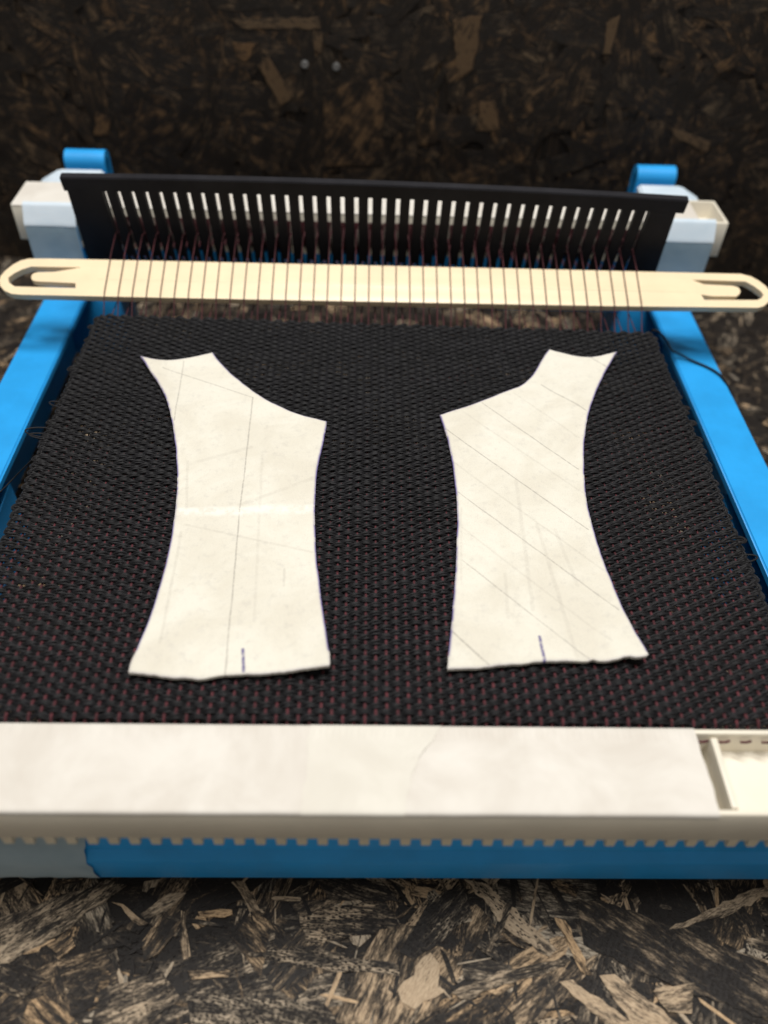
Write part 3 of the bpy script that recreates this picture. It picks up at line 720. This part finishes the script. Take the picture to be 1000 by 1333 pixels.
RL = [[(28.5,110),(62.0,72.0)],[(24.0,86.0),(60.5,45.0)],[(24.0,60.0),(58.0,22.0)],[(46,120),(63.5,98)],[(35.1,114.4),(60.9,83.8)],[(22.7,101.0),(59.3,59.3)],[(24.5,73.1),(61.9,31.9)],[(23.8,47.6),(51.5,16.9)],[(55.7,124.6),(67.7,109.8)],[(74.3,140.8),(81.2,132.3)],[(19.7,24.5),(27.5,15.1)],[(41.8,78.6),(40.2,31.5)],[(45.4,61.1),(48.9,17.7)],[(24.9,67.0),(22.9,41.0)],[(34.6,43.1),(33.7,28.9)],[(50.1,59.1),(52.8,39.7)],[(40.7,23.2),(40.8,16.2)]]
RS = [(.5,.22,FA),(.5,.25,FA),(.5,.22,FA),(.5,.22,FA),(.32,.48,GR),(.32,.5,GR),(.32,.42,GR),(.32,.38,GR),(.4,.45,GR),(.4,.4,GR),(.42,.5,GR),(.8,.22,FA),(.8,.22,FA),(.5,.2,FA),(.7,.2,FA),(.8,.2,FA),(.62,.9,INK)]
mL = felt_mat('pattern_felt_creased', [(l, *s) for l, s in zip(LL, LS)], 1.0)
mR = felt_mat('pattern_felt_ruled', [(l, *s) for l, s in zip(RL, RS)], 2.0)
LPo = [(-77.4,134.5),(-72.6,133.4),(-67.2,134.0),(-60.3,136.4),(-54.2,139.2),(-51.7,134.7),(-47.2,127.9),(-42.0,122.3),(-36.5,116.4),(-30.4,111.6),(-24.0,107.3),(-14.1,103.3),(-14.5,96.7),(-15.4,89.1),(-16.1,80.7),(-16.1,70.4),(-15.8,61.8),(-15.1,52.7),(-14.1,44.1),(-12.8,35.0),(-11.3,25.7),(-10.5,19.3),(-9.6,14.2),(-9.8,13.0),(-12.6,12.6),(-17.0,12.4),(-22.7,12.0),(-27.8,11.6),(-32.9,11.6),(-36.3,11.0),(-39.0,10.4),(-42.2,10.8),(-45.3,10.5),(-50.5,11.3),(-55.9,11.6),(-55.9,14.4),(-55.3,19.5),(-54.4,25.1),(-53.8,32.6),(-53.4,41.5),(-53.3,51.0),(-53.8,61.0),(-54.6,69.5),(-55.9,78.5),(-57.5,86.8),(-60.2,98.0),(-63.0,107.2),(-66.2,115.4),(-69.7,122.6),(-73.5,128.5)]
RPo = [(61.6,145.6),(64.3,144.2),(70.6,141.5),(77.1,140.4),(82.2,141.6),(84.5,142.7),(81.2,137.0),(76.8,129.1),(72.8,119.9),(68.6,109.8),(65.8,100.3),(63.9,91.2),(62.2,81.5),(61.2,73.4),(60.8,65.6),(60.8,57.2),(61.3,48.3),(62.2,39.9),(63.3,31.9),(64.4,24.3),(65.4,17.3),(64.4,16.8),(62.7,16.5),(60.4,17.0),(58.0,16.3),(54.0,16.2),(52.5,16.9),(50.7,16.2),(47.4,16.6),(41.4,16.1),(36.7,15.6),(31.4,14.9),(24.8,14.4),(20.2,13.7),(17.5,13.4),(18.0,16.5),(18.8,22.0),(19.9,29.5),(21.0,38.3),(22.2,48.5),(23.3,58.5),(23.9,67.0),(23.9,75.9),(23.8,85.3),(23.2,95.2),(22.0,103.0),(21.2,108.0),(24.6,109.9),(31.0,113.1),(38.5,117.7),(44.3,121.4),(49.3,124.3),(53.1,129.0),(56.3,135.4),(59.0,141.1)]

def chaikin_keep(p, corners):
    p = np.array(p, float); n = len(p); q = []
    for i in range(n):
        a, b, c = p[i-1], p[i], p[(i+1) % n]
        if i in corners: q.append(b)
        else: q += [b*0.75+a*0.25, b*0.75+c*0.25]
    return np.array(q)
def piece(outline, mat, corners, curl, crease, seed, label):
    p = np.array(outline, float)
    # corners: sharp turns
    d0 = p-np.roll(p, 1, 0); d1 = np.roll(p, -1, 0)-p
    ang = np.abs((np.arctan2(d1[:, 1], d1[:, 0])-np.arctan2(d0[:, 1], d0[:, 0])+np.pi) % (2*np.pi)-np.pi)
    keep = {i for i in range(len(p)) if ang[i] > 0.7}
    q = dense(chaikin_keep(p, keep), 0.8)
    if np.sum(q[:, 0]*np.roll(q[:, 1], -1)-np.roll(q[:, 0], -1)*q[:, 1]) < 0: q = q[::-1]
    rg = np.random.default_rng(seed)
    jit = np.convolve(np.r_[rg.normal(0, 0.10, len(q)+4)], np.ones(5)/2.2, 'valid')
    tq = np.roll(q, -1, 0)-np.roll(q, 1, 0); nq = np.c_[tq[:, 1], -tq[:, 0]]; nq /= np.linalg.norm(nq, axis=1)[:, None]
    low = q[:, 1] < 18.0
    q = q + nq*(jit*np.where(low, 1.3, 0.5))[:, None]
    n = len(q)
    inner = []
    for d in (0.22, 0.55, 1.0):
        s = q - nq*d; dist = np.sqrt(((s[:, None]-q[None])**2).sum(-1)).min(1); inner.append(s[dist > d*0.93])
    xs = np.arange(q[:, 0].min(), q[:, 0].max(), 1.3); ys = np.arange(q[:, 1].min(), q[:, 1].max(), 1.3)
    G = np.stack(np.meshgrid(xs, ys), -1).reshape(-1, 2) + rg.uniform(-0.2, 0.2, (len(xs)*len(ys), 2))
    def inside(P):
        x, y = P[:, :1], P[:, 1:]; a = q[None]; b = np.roll(q, -1, 0)[None]
        c = ((a[..., 1] > y) != (b[..., 1] > y)) & (x < (b[..., 0]-a[..., 0])*(y-a[..., 1])/(b[..., 1]-a[..., 1]+1e-12)+a[..., 0])
        return c.sum(1) % 2 == 1
    G = G[inside(G)]; G = G[np.sqrt(((G[:, None]-q[None])**2).sum(-1)).min(1) > 1.5]
    pts = np.concatenate([q]+inner+[G])
    vo, _, fo, *_ = delaunay_2d_cdt([Vector(v) for v in pts], [(i, (i+1) % n) for i in range(n)], [], 1, 1e-5)
    v2 = np.array([v[:] for v in vo]); m = len(v2)
    de = np.sqrt(((v2[:, None]-q[None])**2).sum(-1)); near = de.argmin(1); de = de.min(1)
    f1, f2 = sines(seed, 14.0), sines(seed+1, 4.0)
    z = 20.75 + 0.22*f1(v2[:, 0], v2[:, 1]) + 0.06*f2(v2[:, 0], v2[:, 1])
    for cx, cy, h, rad in curl: z = z + h*np.exp(-((v2[:, 0]-cx)**2+(v2[:, 1]-cy)**2)/(2*rad*rad))
    z = z + 0.28*np.exp(-(de/1.6)**2)*(0.5+0.5*f1(v2[:, 1]*1.3, v2[:, 0]))
    for (y0, sl, h, w) in crease:
        d = v2[:, 1]-(y0+sl*(v2[:, 0]-v2[:, 0].mean())); z = z + h*np.exp(-np.abs(d)/w)
    z = z - 0.30*np.exp(-(de/0.28)**2)
    TH = 0.85
    z = np.maximum(z, 20.3)
    V = np.concatenate([np.c_[v2, z], np.c_[v2, z-TH]])
    F = [tuple(f) for f in fo] + [tuple(i+m for i in f[::-1]) for f in fo]
    cnt = {}
    for f in fo:
        for k in range(len(f)):
            a, b = f[k], f[(k+1) % len(f)]; cnt[(a, b)] = 1
    for (a, b) in list(cnt):
        if (b, a) not in cnt: F.append((a, a+m, b+m, b))
    MAT['_p'] = mat
    o = mk('pattern_piece', V, F, '_p', None, True, base=True); me = o.data
    me.set_sharp_from_angle(angle=math.radians(50))
    uvl = me.uv_layers.new(name='mm'); vi = np.empty(len(me.loops), np.int32); me.loops.foreach_get('vertex_index', vi)
    uvl.data.foreach_set('uv', V[vi][:, :2].astype(np.float32).ravel())
    ink = np.clip(1-de/0.60, 0, 1)*np.where(v2[:, 1] < 17.6, 0.25, 1.0)
    ink = np.r_[ink, np.where(de < 0.01, 0.55*np.where(v2[:, 1] < 17.6, 0.1, 1.0), 0)]
    at = me.attributes.new('ink', 'FLOAT', 'POINT'); at.data.foreach_set('value', ink.astype(np.float32))
    return tag(o, label, 'pattern piece', 'cut pattern pieces on the cloth')
piece(LPo, mL, None, [(-10, 13, 2.3, 6), (-56, 12, 0.7, 5), (-62, 105, 2.2, 7), (-77, 134, 1.3, 5), (-30, 11, 0.5, 12), (-14, 103, 0.4, 4)], [(64.6, 0.05, 0.35, 1.8), (72, 0.45, 0.15, 1.2), (54, -0.25, 0.15, 1.2)], 61, 'cream pattern piece with a white crease across its middle and one upright pencil line')
piece(RPo, mR, None, [(65, 17, 2.3, 6), (17.5, 13.5, 0.7, 4), (83, 141, 1.6, 5), (70, 114, 1.8, 7), (40, 15, 0.5, 12)], [(52, -0.9, 0.12, 1.5)], 71, 'cream pattern piece ruled with slanting parallel pencil lines')
